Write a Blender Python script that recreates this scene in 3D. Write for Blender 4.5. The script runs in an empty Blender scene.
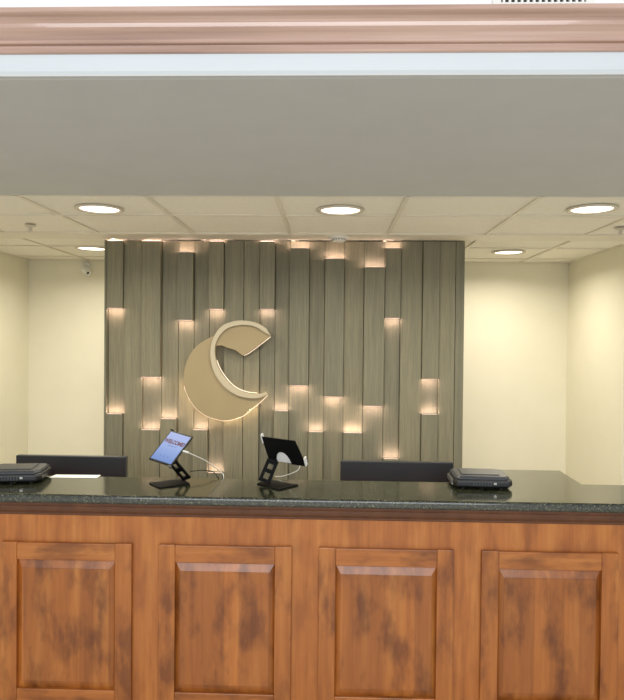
import bpy, bmesh, math, random
from mathutils import Vector, Matrix, Euler
random.seed(4)
R = math.radians
C = bpy.context.scene.collection
sc = bpy.context.scene

# ------------------------------------------------------------------ camera
EYE = 1.70; CT = 1.07; CH = 2.37; F = 660.0
cd = bpy.data.cameras.new('camera'); cam = bpy.data.objects.new('camera', cd); C.objects.link(cam)
cd.sensor_fit = 'HORIZONTAL'; cd.sensor_width = 36; cd.lens = F/624*36
cd.clip_start = .02
CR = Matrix.Rotation(math.atan(21/F), 3, 'Z') @ Matrix.Rotation(R(90)-math.atan(10/F), 3, 'X') @ Matrix.Rotation(.0095, 3, 'Z')
cam.matrix_world = Matrix.Translation((0, 0, EYE)) @ CR.to_4x4()
sc.camera = cam
CP = Vector((0, 0, EYE))
def ray(px, py): return CR @ Vector(((px-312)/F, (350-py)/F, -1))
def atY(px, py, Y): d = ray(px, py); return CP + d*(Y/d.y)
def atZ(px, py, Z): d = ray(px, py); return CP + d*((Z-EYE)/d.z)

# ------------------------------------------------------------------ world, lights, exposure
w = bpy.data.worlds.new('world'); sc.world = w; w.use_nodes = True
w.node_tree.nodes['Background'].inputs[0].default_value = (.93, .96, 1, 1)
w.node_tree.nodes['Background'].inputs[1].default_value = .75
def area(name, loc, rot, sx, sy, power, col):
    l = bpy.data.lights.new(name, 'AREA'); l.shape = 'RECTANGLE'; l.size = sx; l.size_y = sy
    l.energy = power; l.color = col
    o = bpy.data.objects.new(name, l); C.objects.link(o); o.location = loc; o.rotation_euler = rot
    return o
area('lobby_window_light', (-.3, -3.2, 2.9), (R(62), 0, 0), 5.0, 2.0, 190, (.93, .96, 1))
LED_W = .16; LED_COL = (1, .69, .61)
LAMP_W = 12.4            # watts of each downlight
LAMP_COL = (1, .925, .80)
sc.view_settings.view_transform = 'Standard'; sc.view_settings.look = 'None'
sc.view_settings.gamma = 1; sc.view_settings.use_curve_mapping = False
sc.view_settings.exposure = 0.0

# ------------------------------------------------------------------ materials
def s2l(c): return tuple(((v/255)/12.92 if v/255 <= .04045 else ((v/255+.055)/1.055)**2.4) for v in c)
class NT:
    def __init__(s, name):
        s.m = bpy.data.materials.new(name); s.m.use_nodes = True
        s.t = s.m.node_tree; s.b = s.t.nodes['Principled BSDF']
    def n(s, typ, **kw):
        o = s.t.nodes.new(typ)
        for k, v in kw.items(): setattr(o, k, v)
        return o
    def l(s, a, b): s.t.links.new(a, b)
    def math(s, op, a, b=None, c=None):
        o = s.n('ShaderNodeMath', operation=op)
        for i, v in enumerate((a, b, c)):
            if v is None: continue
            if isinstance(v, (int, float)): o.inputs[i].default_value = v
            else: s.l(v, o.inputs[i])
        return o.outputs[0]
    def ramp(s, fac, stops):
        o = s.n('ShaderNodeValToRGB'); e = o.color_ramp.elements
        e[0].position, e[0].color = stops[0][0], (*stops[0][1], 1)
        e[1].position, e[1].color = stops[-1][0], (*stops[-1][1], 1)
        for p, c in stops[1:-1]: q = e.new(p); q.color = (*c, 1)
        s.l(fac, o.inputs[0]); return o.outputs[0]
    def mix(s, a, b, f, mode='MIX'):
        o = s.n('ShaderNodeMix', data_type='RGBA', blend_type=mode)
        for i, v in ((0, f), (6, a), (7, b)):
            if isinstance(v, (int, float)): o.inputs[i].default_value = v
            elif isinstance(v, tuple): o.inputs[i].default_value = (*v, 1)
            else: s.l(v, o.inputs[i])
        return o.outputs[2]
    def noise(s, vec, scale, detail=3, w=None, rough=.5):
        o = s.n('ShaderNodeTexNoise'); o.inputs['Scale'].default_value = scale
        o.inputs['Detail'].default_value = detail; o.inputs['Roughness'].default_value = rough
        if w is not None: o.noise_dimensions = '4D'; s.l(w, o.inputs['W'])
        s.l(vec, o.inputs['Vector']); return o.outputs['Fac']
    def coord(s, scale=(1, 1, 1)):
        tc = s.n('ShaderNodeTexCoord'); mp = s.n('ShaderNodeMapping'); mp.inputs['Scale'].default_value = scale
        s.l(tc.outputs['Object'], mp.inputs[0]); return mp.outputs[0]
    def rnd(s, k=37.0): return s.math('MULTIPLY', s.n('ShaderNodeObjectInfo').outputs['Random'], k)
    def bump(s, h, strength, dist=.01):
        o = s.n('ShaderNodeBump'); o.inputs['Strength'].default_value = strength; o.inputs['Distance'].default_value = dist
        s.l(h, o.inputs['Height']); s.l(o.outputs[0], s.b.inputs['Normal'])

def plain(name, rgb, rough=.5, metal=0, var=.06, nscale=6, spec=.5, coat=0, bump=0, bscale=80):
    t = NT(name); c = s2l(rgb)
    lo = tuple(v*(1-var) for v in c); hi = tuple(min(1, v*(1+var)) for v in c)
    t.l(t.ramp(t.noise(t.coord(), nscale), [(.3, lo), (.7, hi)]), t.b.inputs['Base Color'])
    t.b.inputs['Roughness'].default_value = rough; t.b.inputs['Metallic'].default_value = metal
    t.b.inputs['Specular IOR Level'].default_value = spec; t.b.inputs['Coat Weight'].default_value = coat
    if bump: t.bump(t.noise(t.coord(), bscale, 2), bump, .002)
    return t.m
def emis(name, rgb, strength, base=(200, 200, 200)):
    t = NT(name); t.b.inputs['Base Color'].default_value = (*s2l(base), 1)
    t.b.inputs['Emission Color'].default_value = (*s2l(rgb), 1); t.b.inputs['Emission Strength'].default_value = strength
    t.b.inputs['Roughness'].default_value = .4
    return t.m

def maple(name, axis, staves=0.0, blot=.85, k=1.0):
    """stained knotty maple; axis = grain direction 0 x, 2 z"""
    t = NT(name); r = t.rnd()
    sc1 = [22, 22, 22]; sc1[axis] = 1.6
    sc2 = [95, 95, 95]; sc2[axis] = 4
    g1 = t.noise(t.coord(tuple(sc1)), 1, 4, r, .6)
    g2 = t.noise(t.coord(tuple(sc2)), 1, 3, r, .6)
    bsc = [13, 13, 13]; bsc[axis] = 5.5
    bl = t.noise(t.coord(tuple(bsc)), 1, 3, t.math('ADD', r, 5.0), .55)
    col = t.ramp(g1, [(.25, tuple(v*k for v in s2l((150, 84, 32)))), (.5, tuple(v*k for v in s2l((178, 106, 44)))), (.78, tuple(v*k for v in s2l((198, 130, 62))))])
    col = t.mix(col, t.ramp(g2, [(.3, (.72, .68, .64)), (.62, (1, 1, 1))]), .4, 'MULTIPLY')
    col = t.mix(col, t.ramp(bl, [(.34, (.40, .33, .32)), (.52, (1, 1, 1)), (.8, (1.1, 1.08, 1.04))]), blot, 'MULTIPLY')
    if staves:
        tc = t.n('ShaderNodeTexCoord'); sx = t.n('ShaderNodeSeparateXYZ'); t.l(tc.outputs['Object'], sx.inputs[0])
        k = t.math('ADD', t.math('FLOOR', t.math('DIVIDE', sx.outputs[0], staves)), r)
        wn = t.n('ShaderNodeTexWhiteNoise', noise_dimensions='1D'); t.l(k, wn.inputs['W'])
        col = t.mix(col, t.ramp(wn.outputs['Value'], [(0, (.72, .68, .66)), (.5, (.93, .92, .9)), (1, (1.12, 1.1, 1.08))]), .8, 'MULTIPLY')
    t.l(col, t.b.inputs['Base Color'])
    t.b.inputs['Roughness'].default_value = .34; t.b.inputs['Specular IOR Level'].default_value = .5; t.b.inputs['Coat Weight'].default_value = .15; t.b.inputs['Coat Roughness'].default_value = .2
    t.bump(g2, .06, .002)
    return t.m

def laminate(name, rgb):
    t = NT(name); r = t.rnd(91)
    g = t.noise(t.coord((260, 260, 5)), 1, 4, r, .7)
    g2 = t.noise(t.coord((30, 30, .8)), 1, 3, r)
    a = s2l(rgb); mul = lambda k: tuple(v*k for v in a)
    col = t.ramp(g, [(.3, mul(.74)), (.5, mul(1)), (.72, mul(1.28))])
    col = t.mix(col, t.ramp(g2, [(.3, (.82, .84, .86)), (.7, (1.12, 1.1, 1.06))]), .8, 'MULTIPLY')
    tone = t.ramp(t.n('ShaderNodeObjectInfo').outputs['Random'], [(0, (.86, .88, .9)), (1, (1.1, 1.08, 1.05))])
    col = t.mix(col, tone, 1.0, 'MULTIPLY')
    t.l(col, t.b.inputs['Base Color']); t.b.inputs['Roughness'].default_value = .6
    t.b.inputs['Specular IOR Level'].default_value = .3
    t.bump(g, .25, .001)
    return t.m

def granite():
    t = NT('granite'); co = t.coord()
    v = t.n('ShaderNodeTexVoronoi'); v.inputs['Scale'].default_value = 260; t.l(co, v.inputs['Vector'])
    sep = t.n('ShaderNodeSeparateColor'); t.l(v.outputs['Color'], sep.inputs[0])
    base = t.ramp(t.noise(co, 60, 4), [(.35, s2l((17, 20, 14))), (.65, s2l((44, 48, 33)))])
    spk = t.ramp(sep.outputs[0], [(.80, (0, 0, 0)), (.86, (1, 1, 1))])
    tint = t.ramp(sep.outputs[1], [(0, s2l((66, 70, 48))), (.7, s2l((92, 95, 66))), (1, s2l((122, 122, 104)))])
    t.l(t.mix(base, tint, spk), t.b.inputs['Base Color'])
    t.b.inputs['Roughness'].default_value = .13; t.b.inputs['IOR'].default_value = 1.8
    return t.m

def pinkwood():
    t = NT('moulding_wood'); g = t.noise(t.coord((1.1, 30, 30)), 1, 4)
    t.l(t.ramp(g, [(.3, s2l((152, 122, 106))), (.5, s2l((180, 148, 131))), (.75, s2l((204, 176, 160)))]), t.b.inputs['Base Color'])
    t.b.inputs['Roughness'].default_value = .2; t.b.inputs['Coat Weight'].default_value = .4
    return t.m

M = dict(
 wall=plain('painted_wall', (232, 227, 204), .9, var=.012, bump=.05),
 lobby_wall=plain('lobby_paint', (240, 240, 238), .8, var=.01),
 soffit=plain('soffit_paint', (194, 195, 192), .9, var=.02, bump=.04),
 strip=plain('satin_white_trim', (198, 204, 206), .45, var=.01),
 tile=plain('ceiling_tile', (238, 234, 220), .95, var=.03, nscale=40, bump=.35, bscale=220),
 tbar=plain('grid_metal', (226, 220, 202), .5, var=.02),
 floor=plain('floor_tile', (226, 222, 212), .5, var=.1, nscale=3),
 lam=laminate('grey_brown_laminate', (127, 123, 102)),
 lamback=laminate('grey_brown_laminate_recess', (127, 123, 102)),
 dark=plain('shadow_gap_board', (62, 58, 46), .8),
 gran=granite(), crown=pinkwood(),
 mbk=maple('stained_maple_face', 2, 0, .35, 1.0), mz=maple('stained_maple_upright', 2, 0, .8, .92), mx=maple('stained_maple_rail', 0, 0, .8, .95), mp=maple('stained_maple_panel', 2, .058, .85, .92),
 mold=plain('dark_stained_moulding', (92, 56, 34), .35, var=.2, nscale=18),
 gold=plain('champagne_gold_face', (158, 141, 103), .55, metal=0, var=.03),
 rim=plain('champagne_rim', (188, 176, 146), .4, var=.02),
 white=plain('white_plastic', (232, 230, 222), .45, var=.02),
 black=plain('black_plastic', (24, 24, 24), .42, var=.1),
 blackm=plain('matt_black_metal', (11, 11, 11), .55, var=.1, spec=.15),
 grey=plain('charcoal_plastic', (58, 60, 62), .38, var=.08),
 gloss=plain('gloss_black', (20, 20, 22), .12, var=.05),
 silver=plain('brushed_aluminium', (176, 174, 166), .3, metal=.8),
 mon=plain('monitor_plastic', (50, 52, 53), .3, var=.06),
 paper=plain('paper', (246, 244, 236), .8, var=.01),
 desk=plain('desk_laminate', (210, 204, 190), .6),
 cable=plain('cable_white', (226, 224, 214), .5, var=.02),
 red=plain('red_ink', (86, 16, 48), .5), blue=plain('blue_ink', (60, 84, 150), .5),
 led=emis('led_strip', (255, 205, 180), 1.0),
 ledtop=emis('led_strip_top', (255, 214, 190), 5.0),
 halo=emis('halo_led', (255, 218, 180), 26.0),
 acryl=emis('acrylic_glow', (255, 222, 184), 1.05),
 lens=emis('lamp_lens', (255, 240, 226), 2.6),
 ring=plain('lamp_trim', (206, 198, 180), .4, var=.02),
 green=emis('green_indicator', (120, 255, 170), 1.2),
)
def screen_mat():
    t = NT('tablet_display'); tc = t.n('ShaderNodeTexCoord'); sx = t.n('ShaderNodeSeparateXYZ')
    t.l(tc.outputs['Generated'], sx.inputs[0])
    c = t.ramp(sx.outputs[1], [(0, s2l((118, 150, 214))), (.55, s2l((160, 184, 236))), (1, s2l((176, 190, 240)))])
    t.l(c, t.b.inputs['Emission Color']); t.b.inputs['Emission Strength'].default_value = .85
    t.b.inputs['Base Color'].default_value = (.02, .02, .03, 1); t.b.inputs['Roughness'].default_value = .25
    return t.m
M['screen'] = screen_mat()

# ------------------------------------------------------------------ helpers
def box(bm, x0, x1, y0, y1, z0, z1, mtx=None):
    vs = [bm.verts.new((x, y, z)) for x in (x0, x1) for y in (y0, y1) for z in (z0, z1)]
    for f in ((0, 1, 3, 2), (4, 6, 7, 5), (0, 4, 5, 1), (2, 3, 7, 6), (0, 2, 6, 4), (1, 5, 7, 3)): bm.faces.new([vs[i] for i in f])
    if mtx is not None:
        for v in vs: v.co = mtx @ v.co
    return vs
def B(*a, **k): bm = bmesh.new(); box(bm, *a, **k); return bm
def prism(bm, pts, vec):
    """closed polygon (list of Vector) swept by vec"""
    a = [bm.verts.new(p) for p in pts]; b = [bm.verts.new(Vector(p)+Vector(vec)) for p in pts]
    bm.faces.new(a); bm.faces.new(b[::-1]); n = len(pts)
    for i in range(n): bm.faces.new((a[i], b[i], b[(i+1) % n], a[(i+1) % n]))
def P(pts, vec): bm = bmesh.new(); prism(bm, pts, vec); return bm
def lathe(bm, prof, seg=32, mtx=None):
    """profile [(r, z)] about z"""
    rings = []
    for r, z in prof:
        rings.append([bm.verts.new((r*math.cos(2*math.pi*i/seg), r*math.sin(2*math.pi*i/seg), z)) for i in range(seg)] if r > 1e-6 else [bm.verts.new((0, 0, z))])
    for a, b in zip(rings, rings[1:]):
        for i in range(seg):
            j = (i+1) % seg
            if len(a) == 1 and len(b) == 1: continue
            if len(a) == 1: bm.faces.new((a[0], b[i], b[j]))
            elif len(b) == 1: bm.faces.new((a[i], a[j], b[0]))
            else: bm.faces.new((a[i], a[j], b[j], b[i]))
    if mtx is not None:
        for q in rings:
            for v in q: v.co = mtx @ v.co
def tube(bm, pts, r, seg=8):
    pts = [Vector(p) for p in pts]
    # catmull-rom smoothing
    out = []
    for i in range(len(pts)-1):
        p0, p1, p2, p3 = pts[max(i-1, 0)], pts[i], pts[i+1], pts[min(i+2, len(pts)-1)]
        for k in range(8):
            t = k/8; out.append(.5*((2*p1)+(p2-p0)*t+(2*p0-5*p1+4*p2-p3)*t*t+(3*p1-p0-3*p2+p3)*t**3))
    out.append(pts[-1]); rings = []
    for i, p in enumerate(out):
        d = (out[min(i+1, len(out)-1)]-out[max(i-1, 0)]).normalized()
        a = d.cross(Vector((0, 0, 1)) if abs(d.z) < .95 else Vector((1, 0, 0))).normalized(); b = d.cross(a)
        rings.append([bm.verts.new(p+r*(a*math.cos(2*math.pi*k/seg)+b*math.sin(2*math.pi*k/seg))) for k in range(seg)])
    for a, b in zip(rings, rings[1:]):
        for k in range(seg): bm.faces.new((a[k], a[(k+1) % seg], b[(k+1) % seg], b[k]))
    bm.faces.new(rings[0][::-1]); bm.faces.new(rings[-1])
def obj(name, bm, mat, parent=None, bevel=0, seg=2, smooth=False, shift=None):
    """shift: world point that becomes the local origin"""
    if shift is not None: bmesh.ops.translate(bm, verts=bm.verts, vec=-Vector(shift))
    bmesh.ops.recalc_face_normals(bm, faces=bm.faces)
    me = bpy.data.meshes.new(name); bm.to_mesh(me); bm.free()
    me.materials.append(M[mat])
    o = bpy.data.objects.new(name, me); C.objects.link(o)
    if smooth:
        for p in me.polygons: p.use_smooth = True
    if bevel:
        b = o.modifiers.new('bevel', 'BEVEL'); b.width = bevel; b.segments = seg; b.limit_method = 'ANGLE'; b.angle_limit = R(35)
    if parent is not None: o.parent = parent
    elif shift is not None: o.location = shift
    return o
def tag(o, label, cat, group=None):
    o['label'] = label; o['category'] = cat
    if group: o['group'] = group
    return o
def thing(name, label, cat, loc, rz=0, group=None):
    o = bpy.data.objects.new(name, None); C.objects.link(o); o.empty_display_size = .1
    o.location = loc; o.rotation_euler = (0, 0, rz); return tag(o, label, cat, group)
def struct(name, bm, mat, **k):
    o = obj(name, bm, mat, **k); o['kind'] = 'structure'; return o
def dup(o, loc=None, label=None, parent=None, rz=None):
    c = o.copy(); C.objects.link(c); c.parent = parent
    if loc is not None: c.location = loc
    if rz is not None: c.rotation_euler = (0, 0, rz)
    if label: c['label'] = label
    for ch in list(o.children): dup(ch, parent=c)
    return c

# ------------------------------------------------------------------ the room
Y_SF = 1.675; Y_SB = 3.08; Y_P = 4.42; Y_BW = 5.67; Y_NOOK = 4.58
XL = -2.652; XR = 1.988; XR2 = 3.2
struct('floor', B(-3.6, 3.8, -2.2, Y_BW+.1, -.08, 0), 'floor')
struct('wall_back', B(XL-.1, XR+.1, Y_BW, Y_BW+.1, 0, CH+.05), 'wall')
struct('wall_left', B(XL-.1, XL, Y_SF, Y_BW, 0, 3.1), 'wall')
bm = bmesh.new(); prism(bm, [Vector((XR, Y_BW, 0)), Vector((XR, Y_NOOK, 0)), Vector((XR2, Y_NOOK, 0)), Vector((XR2, Y_SF, 0)), Vector((XR2+.1, Y_SF, 0)), Vector((XR2+.1, Y_NOOK+.1, 0)), Vector((XR+.1, Y_NOOK+.1, 0)), Vector((XR+.1, Y_BW, 0))], (0, 0, CH+.05))
struct('wall_right', bm, 'wall')
struct('ceiling', B(XL, XR2, Y_SB, Y_BW, CH+.006, CH+.08), 'tile')
# metal grid of the suspended ceiling
bm = bmesh.new(); T = .011
tile_x = [atZ(x, 197, CH).x for x in (15.9, 142.8, 274, 409.8, 548.6)]
x0 = sum(tile_x)/5 - 2*.615
xs = [x0+.615*k for k in range(-1, 8)]
for x in xs:
    if XL+.05 < x < XR2: box(bm, x-T, x+T, Y_SB, Y_NOOK if x > XR else Y_BW, CH-.003, CH+.006)
for y in (3.57, 4.18, 4.79, 5.40):
    box(bm, XL, XR2 if y < Y_NOOK else XR, y-T, y+T, CH-.0025, CH+.006)
for a in ((XL, XR, Y_BW-.022, Y_BW), (XL, XL+.022, Y_SB, Y_BW), (XR-.022, XR, Y_NOOK, Y_BW), (XR, XR2, Y_NOOK-.022, Y_NOOK), (XL, XR2, Y_SB, Y_SB+.02)):
    box(bm, *a, CH-.002, CH+.006)
struct('trim_4', bm, 'tbar')

struct('trim_5', B(XL+.001, XR-.001, 4.165, 4.385, CH-.006, CH+.006), 'tbar')
# bulkhead over the counter: lower soffit, white nosing, wooden crown, wall above
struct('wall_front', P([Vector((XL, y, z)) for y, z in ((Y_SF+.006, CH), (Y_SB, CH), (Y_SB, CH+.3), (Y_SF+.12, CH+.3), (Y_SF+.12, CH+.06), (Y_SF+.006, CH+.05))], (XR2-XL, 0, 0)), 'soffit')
nos = [(Y_SF+.03, CH), (Y_SF+.020, CH-.0005), (Y_SF+.012, CH+.0015), (Y_SF+.006, CH+.005), (Y_SF+.002, CH+.011), (Y_SF, CH+.019), (Y_SF, CH+.06), (Y_SF+.03, CH+.06)]
struct('trim_1', P([Vector((XL, y, z)) for y, z in nos], (XR2-XL, 0, 0)), 'strip')
# wooden crown profile, (distance out from the wall face, height above the ceiling)
cr = [(-.01, .054), (.004, .054), (.008, .056), (.010, .062), (.010, .069), (.006, .071), (.006, .073), (.014, .075), (.016, .077), (.016, .083), (.013, .085), (.014, .088),
      (.020, .097), (.027, .104), (.031, .108), (.032, .112), (.033, .117), (.037, .122), (.044, .127), (.052, .130), (.056, .132), (.059, .134), (.060, .137), (.060, .144), (.057, .146), (-.01, .146)]
struct('trim_2', P([Vector((XL, Y_SF-d, CH+h-.001)) for d, h in cr], (XR2-XL, 0, 0)), 'crown')
struct('wall_top', B(XL, XR2, Y_SF+.01, Y_SF+.11, CH+.05, 3.1), 'lobby_wall')

# air vent above the moulding, only its lower edge in the frame
va, vb = atY(501, 0, Y_SF), atY(586, 0, Y_SF)
vz = atY(545, 2.4, Y_SF).z
t = thing('air_vent', 'white louvred air vent on the wall above the wooden crown moulding', 'vent', ((va.x+vb.x)/2, Y_SF+.01, vz))
hw = (vb.x-va.x)/2
bm = bmesh.new()
for a in ((-hw-.02, hw+.02, -.012, 0, -.012, 0), (-hw-.02, hw+.02, -.012, 0, .12, .14), (-hw-.02, -hw, -.012, 0, 0, .12), (hw, hw+.02, -.012, 0, 0, .12)): box(bm, *a)
obj('frame', bm, 'white', t)
obj('duct_opening', B(-hw, hw, -.002, -.0005, 0, .12), 'black', t)
bm = bmesh.new(); n = 14
for k in range(n):
    x = -hw+(k+.5)*2*hw/n; box(bm, x-.0028, x+.0028, -.011, -.002, 0, .12)
obj('louvre', bm, 'white', t)

# ------------------------------------------------------------------ ceiling lights
def make_light(label, loc):
    t = thing('ceiling_light', label, 'light', loc, 0, 'recessed downlights')
    bm = bmesh.new(); lathe(bm, [(.098, .012), (.100, -.001), (.108, -.006), (.120, -.005), (.124, 0), (.122, .004)], 48)
    obj('trim_ring', bm, 'ring', t, smooth=True)
    bm = bmesh.new(); lathe(bm, [(0, -.001), (.06, -.001), (.099, .001), (.099, .004), (0, .004)], 48)
    obj('lens', bm, 'lens', t)
    l = bpy.data.lights.new('lamp', 'AREA'); l.shape = 'DISK'; l.size = .19; l.energy = LAMP_W; l.color = LAMP_COL; l.spread = R(160)
    o = bpy.data.objects.new('lamp', l); C.objects.link(o); o.parent = t; o.location = (0, 0, -.008)
    return t
lp = [(99.5, 209, 'round recessed ceiling light in the left tile of the front row'),
      (340.5, 210.3, 'round recessed ceiling light in the middle of the front row, above the crescent sign'),
      (592, 209.2, 'round recessed ceiling light in the right tile of the front row'),
      (92, 248.5, 'round recessed ceiling light partly hidden behind the left end of the slatted wall'),
      (508.5, 252.3, 'round recessed ceiling light behind the right end of the slatted wall')]
L0 = None
for x, y, lab in lp:
    p = atZ(x, y, CH); p.z = CH-.001
    if L0 is None: L0 = make_light(lab, p)
    else: dup(L0, p, lab)
# sprinklers
def make_sprinkler(label, loc):
    t = thing('fire_sprinkler', label, 'sprinkler', loc, 0, 'ceiling sprinklers')
    bm = bmesh.new(); lathe(bm, [(0, 0), (.034, 0), (.030, -.006), (.012, -.010), (0, -.010)], 24); obj('escutcheon', bm, 'ring', t, smooth=True)
    bm = bmesh.new(); lathe(bm, [(0, -.008), (.008, -.008), (.006, -.022), (.004, -.034), (0, -.034)], 12)
    box(bm, -.010, -.007, -.002, .002, -.034, -.01); box(bm, .007, .010, -.002, .002, -.034, -.01)
    obj('frame', bm, 'ring', t)
    bm = bmesh.new(); lathe(bm, [(0, -.034), (.014, -.034), (.014, -.037), (0, -.037)], 16); obj('deflector', bm, 'ring', t)
    return t
s0 = make_sprinkler('small ceiling sprinkler near the left wall, left of the left front light', atZ(30.5, 225.5, CH-.004))
dup(s0, atZ(620.5, 228.5, CH-.004), 'small ceiling sprinkler at the right edge of the ceiling, under the right front light')
# smoke detector
p = atZ(339, 236.5, CH-.003)
t = thing('smoke_detector', 'flat white round smoke detector on the ceiling in front of the slatted wall', 'smoke detector', p)
bm = bmesh.new(); lathe(bm, [(0, 0), (.070, 0), (.070, -.010), (.062, -.016), (.045, -.018)], 40); obj('base', bm, 'white', t, smooth=True)
bm = bmesh.new(); lathe(bm, [(.045, -.017), (.045, -.026), (.036, -.034), (0, -.036)], 40); obj('cover', bm, 'white', t, smooth=True)
bm = bmesh.new()
for k in range(16):
    a = k*math.pi/8; box(bm, .0445, .0462, -.005, .005, -.025, -.019, Matrix.Rotation(a, 4, 'Z'))
obj('vent_slot', bm, 'black', t)
# security camera on the back wall
p = atY(86.5, 266, Y_BW)
t = thing('security_camera', 'small white security camera on the back wall beside the slatted wall', 'camera', p)
bm = bmesh.new(); lathe(bm, [(0, 0), (.038, 0), (.038, .012), (.02, .02), (0, .02)], 24, Matrix.Rotation(R(90), 4, 'X')); obj('mount', bm, 'white', t, smooth=True)
bm = bmesh.new(); tube(bm, [(0, -.01, 0), (0, -.05, -.01), (.012, -.07, -.035)], .009); obj('arm', bm, 'white', t, smooth=True)
mt = Matrix.Translation((.012, -.072, -.04)) @ Vector((.75, -.5, -.6)).to_track_quat('Z', 'Y').to_matrix().to_4x4()
bm = bmesh.new(); lathe(bm, [(0, -.04), (.026, -.04), (.031, -.03), (.031, .055), (.027, .06), (.018, .055), (.0, .053)], 24, mt); b = obj('housing', bm, 'white', t, smooth=True)
bm = bmesh.new(); lathe(bm, [(.018, .053), (.012, .053), (.010, .058), (0, .058)], 24, mt); obj('glass', bm, 'gloss', b)

# ------------------------------------------------------------------ slatted feature wall
bounds = [106, 122.4, 141, 160, 176.5, 192.5, 207.7, 223, 242.7, 258.7, 274, 288.7, 308.5, 323.7, 343.5, 363.2, 384, 400, 421.8, 438.6, 455, 464.2]
X = [atY(x, 380, Y_P).x for x in bounds]
XA = atY(103.8, 380, Y_P).x; XB = X[-1]+.004
FW = thing('feature_wall', 'tall grey-brown slatted wall of upright boards with glowing gaps behind the counter', 'wall panel', ((XA+XB)/2, Y_P+.16, 0))
fo = Vector(FW.location)
Y0 = Y_P+.048      # recessed face;   Y_P+.026 the plain boards;  Y_P the raised blocks
obj('core', B(XA, XB, Y0+.012, Y0+.16, 0, CH-.003), 'lam', FW, shift=fo)
BOT = -1
def Zp(i, y): return atY((bounds[i]+bounds[i+1])/2, y, Y_P).z
cols = {0: [(240, 308), (414, BOT)], 2: [(240, 377), (430, BOT)], 3: [(419, BOT)], 4: [(252, 320)], 5: [(430, BOT)], 6: [(240, 309), (473, BOT)],
        9: [(240, 309)], 10: [(411, BOT)], 11: [(248, 385.5)], 12: [(432, BOT)], 13: [(258.6, 396.7)], 14: [(433, BOT)], 15: [(267, 406)],
        16: [(248, 318), (459, BOT)], 18: [(240, 379), (414.4, BOT)]}
G = .0018
for i in range(21):
    xa, xb = X[i]+G, X[i+1]-G
    if i not in cols:
        obj('board', B(xa, xb, Y_P+.022+random.uniform(-.002, .002), Y0+.012, 0, CH-.004), 'lam', FW, shift=fo, bevel=.0015)
        continue
    obj('recess_board', B(xa, xb, Y0, Y0+.012, 0, CH-.004), 'lamback', FW, shift=fo)
    for (ya, yb) in cols[i]:
        zt = CH-.006 if ya == 240 else Zp(i, ya)
        zb = 0 if yb == BOT else Zp(i, yb)
        glint = ya == 240 and i != 18
        if ya == 240: zt = CH-(.012 if glint else .005)
        bl = obj('block', B(xa, xb, Y_P, Y0, zb, zt), 'lam', FW, shift=fo, bevel=.002)
        ins = .004
        def strip(zz, up, m='led', pw=LED_W):
            sp = obj('light_strip', B(xa+ins, xb-ins, Y_P+.004, Y_P+.010, min(zz, zz+up*.002), max(zz, zz+up*.002)), m, bl, shift=fo)
            l = bpy.data.lights.new('led_lamp', 'AREA'); l.shape = 'RECTANGLE'; l.size = xb-xa-2*ins; l.size_y = .008
            l.energy = pw*(xb-xa)/.1; l.color = LED_COL
            o = bpy.data.objects.new('led_lamp', l); C.objects.link(o); o.parent = sp
            o.location = Vector(((xa+xb)/2, Y_P+.010, zz+up*.006))-fo
            o.rotation_euler = Vector((0, .8, up*.6)).to_track_quat('-Z', 'X').to_euler() if False else (R(90+58*up), 0, 0)
        if ya != 240: strip(zt, 1)
        elif glint: strip(zt, 1, 'ledtop', LED_W*2.5)
        if yb != BOT: strip(zb, -1)
obj('edge_trim', B(XA, X[0]-.001, Y_P+.004, Y0+.012, 0, CH-.004), 'lam', FW, shift=fo)
obj('shadow_board', B(XA, XB, Y0+.0105, Y0+.0118, 0, CH-.004), 'dark', FW, shift=fo)

# ------------------------------------------------------------------ crescent sign
YS = Y_P-.040
def lp_(x, y, Y=YS): return atY(175+x/5.673, 310+y/5.673, Y)
outer = [(520, 105), (470, 75), (400, 60), (340, 64), (280, 85), (240, 125), (212, 185), (205, 250), (215, 320), (242, 382), (290, 440), (350, 480), (420, 498), (480, 497), (527, 476)]
inner = [(519, 463), (470, 476), (405, 468), (345, 442), (292, 392), (252, 332), (234, 270), (232, 205), (256, 148), (300, 106), (350, 90), (405, 85), (465, 99), (512, 128), (543, 143)]
def smooth_pts(pts, n=5):
    out = []
    for i in range(len(pts)-1):
        p0, p1, p2, p3 = [Vector(pts[min(max(i+k, 0), len(pts)-1)]) for k in (-1, 0, 1, 2)]
        for k in range(n):
            t = k/n; out.append(tuple(.5*((2*p1)+(p2-p0)*t+(2*p0-5*p1+4*p2-p3)*t*t+(3*p1-p0-3*p2+p3)*t**3)))
    out.append(tuple(pts[-1])); return out
so, si = smooth_pts(outer), smooth_pts(inner)
bodyc = [(222, 148), (185, 164), (140, 192), (104, 228), (74, 282), (56, 340), (52, 400), (62, 455), (90, 515), (132, 567), (188, 603), (255, 623), (300, 626), (345, 615), (385, 600)]
sb = smooth_pts(bodyc)
sgn = thing('crescent_sign', 'champagne-coloured crescent logo with raised C-shaped rim on the slatted wall', 'sign', atY(232, 370, Y_P))
sl = Vector(sgn.location)
def ring_poly(bm, a, b, d0, d1):
    """band between two open polylines, from depth offset d0 to d1 in front of the wall"""
    n = min(len(a), len(b))
    A = [[bm.verts.new(lp_(*q, Y=YS)-Vector((0, d, 0))) for q in L] for L in (a, b) for d in (d0, d1)]
    a0, a1, b0, b1 = A
    for i in range(n-1):
        for u, v in ((a1, b1), (b0, a0), (a0, a1), (b1, b0)): bm.faces.new((u[i], u[i+1], v[i+1], v[i]))
    for i in (0, n-1): bm.faces.new((a0[i], a1[i], b1[i], b0[i]))
bm = bmesh.new(); ring_poly(bm, so, si[::-1], 0, .032); obj('rim', bm, 'rim', sgn, shift=sl, bevel=.002)
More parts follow.
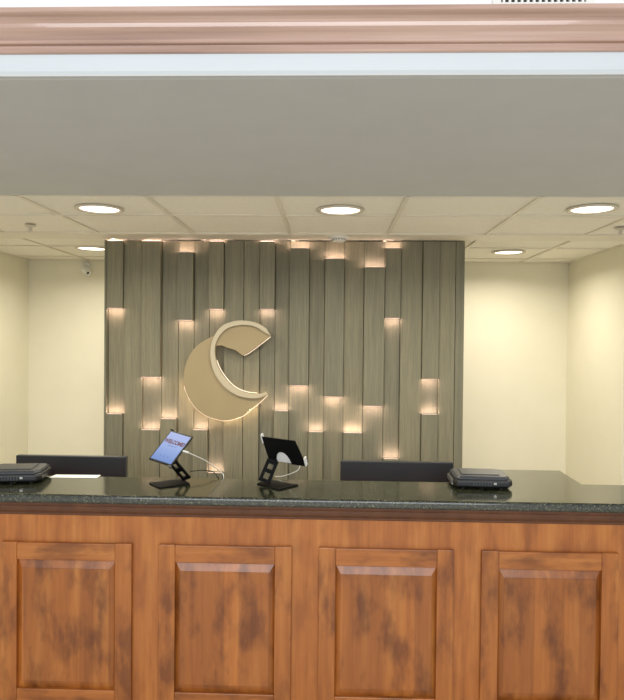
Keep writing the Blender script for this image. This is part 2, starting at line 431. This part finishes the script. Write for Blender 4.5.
# crescent body: left disc minus the ring's inside
mid = [q for q in so if q[0] < 300 or q[1] > 300][0:]
k0 = min(range(len(so)), key=lambda i: abs(so[i][0]-222)+abs(so[i][1]-150))
crescent = sb + [(430, 560), (480, 522)] + [(q[0]-1, q[1]-3) for q in so[k0:][::-1]]
bm = bmesh.new(); prism(bm, [lp_(*q) for q in crescent], (0, -.014, 0)); obj('crescent_plate', bm, 'gold', sgn, shift=sl, bevel=.001)
kk = [q for q in si if q[1] < 204 or q[0] > 545]
arc = [q for q in si[len(si)//2-4:] if q[1] <= 206]
wedge = [(240, 203), (268, 200), (300, 215), (342, 226), (386, 258), (420, 240), (480, 196), (543, 147)] + arc[::-1]
bm = bmesh.new(); prism(bm, [lp_(*q) for q in wedge], (0, -.014, 0)); obj('wedge_plate', bm, 'gold', sgn, shift=sl, bevel=.001)
# halo light glued behind the plates, set in from their edges
def halo(pts, k):
    t = bmesh.new(); tube(t, [lp_(*q)+Vector((0, .010, 0)) for q in pts], .006, 6); obj('halo_strip', t, 'halo', sgn, shift=sl)
halo([(60, 400), (70, 460), (98, 514), (138, 563), (195, 598), (258, 616), (328, 611), (380, 593), (432, 553), (490, 497)], 0)
# glowing acrylic backing that shows as a fine line round the metal faces
def edge(pts, m='acryl'):
    t = bmesh.new(); tube(t, [lp_(*q)+Vector((0, .003, 0)) for q in pts], .0024, 6); obj('acrylic_edge', t, m, sgn, shift=sl)
edge([(53, 430), (60, 458), (88, 517), (130, 569), (186, 605), (254, 625), (300, 628.5), (346, 617), (387, 602), (432, 567), (482, 526), (526, 483)])
edge([(392, 258), (422, 243), (482, 199), (542, 152)])
edge([(238, 285), (256, 331), (294, 388), (346, 438), (405, 463), (465, 471)])
for sx, sy in ((150, 400), (300, 560), (390, 150)):
    q_ = lp_(sx, sy); obj('standoff', B(q_.x-.008, q_.x+.008, YS, Y_P+.02, q_.z-.008, q_.z+.008), 'silver', sgn, shift=sl)

# ------------------------------------------------------------------ reception counter
YC = 2.603; XC0, XC1 = -2.3, 1.95; YB = atZ(583, 484, CT).y
e1, e2, e3 = atZ(560.5, 470.2, CT), atZ(583, 484, CT), atZ(470, 468.4, CT)
top = [(XC0, YC), (XC1, YC), (XC1, YB), (e2.x, YB), (e1.x, e1.y), (e3.x, e1.y), (e3.x, YB), (XC0, YB)]
SL = .036
cto = Vector(((XC0+XC1)/2, (YC+YB)/2, CT-SL))
ct = obj('granite_countertop', P([Vector((x, y, CT-SL)) for x, y in top], (0, 0, SL)), 'gran', shift=cto, bevel=.011, seg=4)
tag(ct, 'long polished dark green granite countertop with a rounded front edge', 'countertop')
YF = 2.655
base = thing('reception_counter', 'long stained maple reception counter with framed raised panels along its front', 'counter', ((XC0+XC1)/2, YF+.16, 0))
bo = Vector(base.location)
obj('carcass', B(XC0+.03, XC1-.03, YF, YB-.03, .0, CT-SL-.0005), 'mbk', base, shift=bo)
obj('bracket_shelf', P([Vector((x, y, CT-SL-.022)) for x, y in ((e3.x+.03, YB-.03), (e2.x-.02, YB-.03), (e1.x-.02, e1.y-.03), (e3.x+.03, e1.y-.03))], (0, 0, .0215)), 'mz', base, shift=bo)
# moulding below the slab
pr = [(0, .052), (.006, .052), (.009, .049), (.009, .045), (.012, .041), (.018, .034), (.021, .026), (.023, .016), (.028, .012), (.031, .006), (.031, .001), (0, .001)]
pts = [Vector((XC0+.02, YF-d, CT-SL-h)) for d, h in [(d_, h_*1.1) for d_, h_ in pr]]
obj('edge_moulding', P(pts, (XC1-XC0-.04, 0, 0)), 'mold', base, shift=bo)
obj('plinth', B(XC0+.02, XC1-.02, YF-.014, YF, 0, .12), 'mx', base, shift=bo, bevel=.004)
# framed panels
pe = [(3, 132.5, 542), (158, 291, 545.5), (317.5, 451, 549.5), (480, 618.5, 554)]
centres = [((atY(a, y, YF).x+atY(b, y, YF).x)/2) for a, b, y in pe]
wid = sum(atY(b, y, YF).x-atY(a, y, YF).x for a, b, y in pe)/4
step = (centres[3]-centres[0])/3
ztop = sum(atY((a+b)/2, y-1.2, YF).z for a, b, y in pe)/4
zbot = .195; ST = .068; RL = .070; TH = .019
def make_panel(cx):
    h = ztop-zbot; org = Vector((cx, YF, zbot)) - bo
    pn = obj('panel_field', bmesh.new(), 'mp', base)
    me = pn.data; bm = bmesh.new()
    x1 = wid/2-ST; z0, z1 = RL, h-RL; bw = .034
    o_ = [(-x1, z0), (x1, z0), (x1, z1), (-x1, z1)]
    bx = .022
    i_ = [(-x1+bx, z0+bw), (x1-bx, z0+bw), (x1-bx, z1-bw), (-x1+bx, z1-bw)]
    def V(q, y): return [bm.verts.new((x, y, z)) for x, z in q]
    a, b, c, d = V(o_, 0), V(o_, -.003), V(i_, -.015), V(i_, -.017)
    for p_, q_ in ((a, b), (b, c), (c, d)):
        for k in range(4): bm.faces.new((p_[k], p_[(k+1) % 4], q_[(k+1) % 4], q_[k]))
    bm.faces.new(d); bm.faces.new(a[::-1])
    bmesh.ops.recalc_face_normals(bm, faces=bm.faces); bm.to_mesh(me); bm.free()
    pn.location = org
    ps = [pn]
    for nm, a, m in (('stile', (-wid/2, -wid/2+ST, -TH, 0, -.0015, h+.002), 'mz'), ('stile', (wid/2-ST, wid/2, -TH, 0, -.0015, h+.002), 'mz'),
                     ('rail', (-wid/2+ST, wid/2-ST, -TH+.001, 0, h-RL, h), 'mx'), ('rail', (-wid/2+ST, wid/2-ST, -TH+.001, 0, 0, RL), 'mx')):
        q = obj(nm, B(*a), m, base, bevel=.003); q.location = org; ps.append(q)
    return ps
for k in range(4): make_panel(centres[0]+k*step)
make_panel(centres[0]-step); make_panel(centres[0]-2*step) if centres[0]-2*step-wid/2 > XC0 else None
if centres[0]+4*step+wid/2 < XC1: make_panel(centres[0]+4*step)

# staff desk behind, carrying the monitors
dk = thing('staff_desk', 'low work desk behind the reception counter', 'desk', (-.3, 3.45, 0))
obj('desktop', B(-1.9, 1.9, -.28, .32, .71, .74), 'desk', dk, bevel=.003)
for sx in (-1.85, 1.81):
    for sy in (-.25, .25): obj('leg', B(sx, sx+.04, sy, sy+.04, 0, .71), 'desk', dk)
def make_monitor(label, cx, wd, zt):
    t = thing('monitor', label, 'monitor', (cx, 3.26, .7405), 0, 'monitors on the staff desk')
    h = .32; zc = zt-.74
    b = obj('housing', B(-wd/2, wd/2, -.022, .012, zc-h, zc), 'mon', t, bevel=.004)
    obj('back_bulge', B(-wd*.3, wd*.3, -.045, -.022, zc-h+.03, zc-.14), 'mon', b, bevel=.008)
    obj('display', B(-wd/2+.008, wd/2-.008, .0122, .0135, zc-h+.02, zc-.008), 'gloss', t)
    obj('stand_neck', B(-.03, .03, -.065, -.045, .01, zc-.12), 'mon', t, bevel=.003)
    obj('stand_base', B(-.12, .12, -.1, .09, 0, .012), 'mon', t, bevel=.004)
    return t
a, b = atY(16, 455.3, 3.24), atY(126, 457, 3.24); make_monitor('wide black monitor seen from behind, left of the tablets', (a.x+b.x)/2, b.x-a.x, (a.z+b.z)/2)
a, b = atY(340.5, 461, 3.24), atY(453.5, 462.8, 3.24); make_monitor('wide dark monitor seen from behind, beside the right black counter device', (a.x+b.x)/2, b.x-a.x, (a.z+b.z)/2)

# ------------------------------------------------------------------ counter items
# sheet of paper
q = [atZ(*p_, CT+.0006) for p_ in ((49, 477.6), (97, 478), (101, 475.2), (56, 474.8))]
pp = obj('paper_sheet', P(q, (0, 0, .0012)), 'paper', shift=(q[0]+q[2])/2); tag(pp, 'white sheet of paper on the countertop in front of the left monitor', 'paper')

def make_device(label, loc, rz):
    t = thing('card_terminal', label, 'terminal', loc, rz, 'black counter devices')
    def ring(s, z, dy=0): return [Vector((x*s, y*s+dy, z)) for x, y in ((-.112, -.100), (.108, -.100), (.126, -.070), (.126, .085), (.105, .100), (-.105, .100), (-.126, .085), (-.126, -.070))]
    bm = bmesh.new(); L = [[bm.verts.new(v) for v in ring(s, z)] for s, z in ((.94, .006), (1, .013), (1, .026), (.97, .034))]
    for a_, b_ in zip(L, L[1:]):
        for k in range(8): bm.faces.new((a_[k], a_[(k+1) % 8], b_[(k+1) % 8], b_[k]))
    bm.faces.new(L[0][::-1]); bm.faces.new(L[-1])
    bd = obj('body', bm, 'black', t, bevel=.002)
    bm = bmesh.new(); L = [[bm.verts.new(v) for v in ring(s, z, .006)] for s, z in ((.93, .034), (.93, .040), (.86, .047))]
    for a_, b_ in zip(L, L[1:]):
        for k in range(8): bm.faces.new((a_[k], a_[(k+1) % 8], b_[(k+1) % 8], b_[k]))
    bm.faces.new(L[0][::-1]); bm.faces.new(L[-1])
    lid = obj('lid', bm, 'grey', t, bevel=.0015)
    obj('top_plate', B(-.085, .075, -.055, .075, .0465, .0505), 'grey', lid, bevel=.0015)
    bm = bmesh.new()
    for k in range(7): box(bm, -.045+k*.012, -.038+k*.012, -.1035, -.099, .013, .029)
    obj('front_grip', bm, 'grey', bd, bevel=.001)
    obj('indicator', B(.042, .054, -.1032, -.099, .020, .027), 'silver', bd)
    obj('side_panel', P([Vector((-.128, -.06, .010)), Vector((-.128, .08, .010)), Vector((-.128, .08, .028)), Vector((-.128, -.06, .030))], (.004, 0, 0)), 'silver', bd)
    for sx in (-.08, 0, .08):
        for sy in (-.07, .07): obj('foot', (lambda q_: (lathe(q_, [(0, 0), (.008, 0), (.009, .007), (0, .007)], 12, Matrix.Translation((sx, sy, 0))), q_)[1])(bmesh.new()), 'black', t)
    return t
pr_ = atZ(484.5, 490.0, CT); d1 = make_device('low black plastic counter device in front of the right monitor', (pr_.x, pr_.y+.10, CT+.0006), R(-2))
pl_ = atZ(8, 484, CT); d2 = dup(d1, (pl_.x-.005, pl_.y+.09, CT+.0006), 'low black plastic counter device at the left end, cut by the photo edge', rz=R(9))
for d_ in (d1, d2): d_.scale = (1, 1, 1.14)

# tablets
def tablet_axes(u, up):
    u = Vector(u).normalized(); up = Vector(up); up = (up-u*up.dot(u)).normalized(); return u, up, u.cross(up)   # u right, up, n towards viewer
def frame_m(c, u, up, n): m = Matrix((u, up, n)).transposed().to_4x4(); m.translation = c; return m
def holder(name_label, MT, w_, h_, foot_px, neck_top, neck_bot, neck_w, plate_px, white_back):
    """MT: local x right, y up, z towards the viewer of the plate"""
    org = (neck_bot.copy()); org.z = CT+.0006
    st = thing('tablet_stand', name_label, 'stand', org)
    q = [atZ(*p_, CT+.0006) for p_ in plate_px]
    obj('base_plate', P(q, (0, 0, .005)), 'blackm', st, shift=org, bevel=.0015)
    # neck: slotted plate
    d = neck_top-neck_bot; L = d.length; d.normalize()
    side = Vector((1, 0, 0)); side = (side-d*side.dot(d)).normalized(); nn = d.cross(side)
    fm = Matrix((side, d, nn)).transposed().to_4x4(); fm.translation = neck_bot
    bm = bmesh.new(); b_ = neck_w*.26
    box(bm, -neck_w/2, -neck_w/2+b_, 0, L, -.004, .004, fm); box(bm, neck_w/2-b_, neck_w/2, 0, L, -.004, .004, fm)
    for a0, a1 in ((0, .14), (.42, .58), (.82, 1)): box(bm, -neck_w/2, neck_w/2, a0*L, a1*L, -.0042, .0042, fm)
    obj('neck', bm, 'blackm', st, shift=org)
    bm = bmesh.new(); lathe(bm, [(0, -.02), (.007, -.02), (.007, .02), (0, .02)], 12, Matrix.Translation(neck_top) @ side.to_track_quat('Z', 'Y').to_matrix().to_4x4())
    obj('hinge', bm, 'blackm', st, shift=org)
    return st, org
# tablet 1 faces the viewer
c1 = atY(171.0, 447.8, 2.86); u, up, n = tablet_axes((.108, -.046, -.021), (.074, .110, .108)); W1, H1 = .122, .174
m1 = frame_m(c1, u, up, n)
nb = atZ(187.0, 481.5, CT); nb.z = CT+.011
nt = m1 @ Vector((.030, -.050, -.016))
st, so_ = holder('black slotted metal stand under the lit WELCOME tablet', m1, W1, H1, None, nt, nb, .040, [(149, 483.6), (160, 488.6), (190, 484.5), (182, 479.6)], False)
bm = bmesh.new(); box(bm, -W1/2+.006, W1/2-.006, -H1/2+.006, H1/2-.006, -.0135, -.0065, m1); cr_ = obj('cradle', bm, 'blackm', st, shift=so_)
for sx, sy in ((-1, 1), (1, -1)):
    bm = bmesh.new()
    xa_, xb_ = sorted((sx*(W1/2-.014), sx*(W1/2+.004))); ya_, yb_ = sorted((sy*(H1/2+.0008), sy*(H1/2+.004)))
    box(bm, xa_, xb_, ya_, yb_, -.012, .004, m1)
    obj('corner_clip', bm, 'blackm' if sy > 0 else 'silver', cr_, shift=so_, bevel=.001)
tb = thing('tablet', 'lit tablet with a blue WELCOME screen on the left stand', 'tablet', c1)
bm = bmesh.new(); box(bm, -W1/2, W1/2, -H1/2, H1/2, -.006, .001, m1); obj('body', bm, 'black', tb, shift=c1, bevel=.003)
tex_w, tex_h = W1-.014, H1-.018
bm = bmesh.new(); box(bm, -tex_w/2, tex_w/2, -tex_h/2, tex_h/2, 0, .0008)
scn = obj('screen', bm, 'screen', tb); scn.matrix_local = Matrix.Translation(-c1) @ m1 @ Matrix.Translation((0, 0, .001))
def text(name, s, size, loc, mat, parent, bold=0):
    cu = bpy.data.curves.new(name, 'FONT'); cu.body = s; cu.size = size; cu.align_x = 'CENTER'; cu.extrude = .0001; cu.offset = bold
    tmp = bpy.data.objects.new('tmp', cu); C.objects.link(tmp); bpy.context.view_layer.update()
    me = bpy.data.meshes.new_from_object(tmp.evaluated_get(bpy.context.evaluated_depsgraph_get())); bpy.data.objects.remove(tmp)
    me.materials.clear(); me.materials.append(M[mat]); me.name = name
    o = bpy.data.objects.new(name, me); C.objects.link(o); o.parent = parent; o.location = loc; return o
text('lettering', 'WELCOME!', .0205, (0, .020, .0014), 'red', scn, .0010).scale = (1, 1.35, 1)
for a, b_, y in ((-.022, .010, .006), (.013, .024, .006)): obj('text_line', B(a, b_, y, y+.0022, .0008, .0011), 'blue', scn)
for k in range(3): obj('icon', B(-.024+k*.020, -.018+k*.020, -.052, -.049, .0008, .0011), 'blue', scn)
# tablet 2 faces the staff, back towards the viewer
c2 = atY(283.4, 449.8, 2.86); u, up, n = tablet_axes((.150, -.070, -.006), (-.0155, -.060, .1086)); W2, H2 = .170, .133
m2 = frame_m(c2, u, up, n)
nb = atZ(264.0, 484.5, CT); nb.z = CT+.011
nt = m2 @ Vector((-.058, -.056, .014))
st, so_ = holder('black slotted metal stand of the tablet that faces the staff', m2, W2, H2, None, nt, nb, .052, [(257, 484), (271, 481), (298.5, 485.6), (279, 490.6)], True)
# cradle with a round-topped opening
hx, hy, hr = -.006, -H2/2, .037
N = 20; bm = bmesh.new()
arc = [(hx+hr*math.cos(math.pi-math.pi*k/N)*1.0, hy+1.65*hr*math.sin(math.pi*k/N)) for k in range(N+1)]
pol = [(-W2/2+.004, -H2/2), *arc, (W2/2+.014, -H2/2), (W2/2+.014, -H2/2+.03), (W2/2-.008, H2/2), (-W2/2-.004, H2/2)]
prism(bm, [m2 @ Vector((x, y, .0075)) for x, y in pol], (m2.to_3x3() @ Vector((0, 0, .004))))
cr_ = obj('cradle', bm, 'blackm', st, shift=so_)
bm = bmesh.new(); box(bm, -W2/2-.006, -W2/2-.001, H2/2-.034, H2/2+.010, -.004, .013, m2); obj('left_clip', bm, 'white', cr_, shift=so_)
bm = bmesh.new(); box(bm, W2/2+.0145, W2/2+.020, -H2/2+.002, -H2/2+.044, -.004, .013, m2); obj('right_clip', bm, 'white', cr_, shift=so_)
tb = thing('tablet', 'tablet seen from behind, white casing in the round opening of its black holder', 'tablet', c2)
bm = bmesh.new(); box(bm, -W2/2+.004, W2/2-.012, -H2/2+.001, H2/2-.006, 0, .007, m2); obj('casing', bm, 'white', tb, shift=c2, bevel=.002)
bm = bmesh.new(); box(bm, -W2/2+.010, W2/2-.018, -H2/2+.007, H2/2-.012, -.001, -.0002, m2); obj('screen', bm, 'gloss', tb, shift=c2)

# cables
def cable(label, pts, mat, r=.0022, plug=None):
    o = thing('cable', label, 'cable', pts[0])
    bm = bmesh.new(); tube(bm, pts, r); obj('cord', bm, mat, o, shift=pts[0], smooth=True)
    if plug:
        bm = bmesh.new(); tube(bm, plug, r*2.1); obj('plug', bm, mat, o, shift=pts[0], smooth=True)
e = m1 @ Vector((W1/2+.001, .004, -.002)); dx = (m1.to_3x3() @ Vector((1, 0, 0)))
cable('white charging cable running from the lit tablet to the back edge', [e+dx*.026, atY(205, 460.3, 2.90), atY(214, 467, 2.95), atY(222, 472.8, 3.0), Vector((atY(227, 475, 3.07).x, YB+.012, CT-.02)), Vector((atY(228, 475, 3.07).x, YB+.03, CT-.25))], 'cable', plug=[e, e+dx*.030])
z = CT+.0035
p0 = atY(190.5, 471.5, 2.93)
cable('thin black cable looping from the left tablet stand over the counter edge', [p0, atY(203, 470.2, 2.97), atY(213, 471.8, 3.0), Vector((atY(220, 475.3, 3.03).x, YB-.01, CT+.006)), Vector((atY(221, 475.3, 3.03).x, YB+.012, CT-.02)), Vector((atY(221, 475, 3.03).x, YB+.02, CT-.22))], 'blackm', .0018)
e = m2 @ Vector((W2/2-.016, -H2/2-.004, .004))
cable('white charging cable hanging below the tablet that faces the staff', [e, atY(298, 470, 2.86), atY(291, 473.6, 2.9), atY(282.6, 476.2, 2.97), atZ(275, 476.6, CT+.004)], 'cable', plug=None)
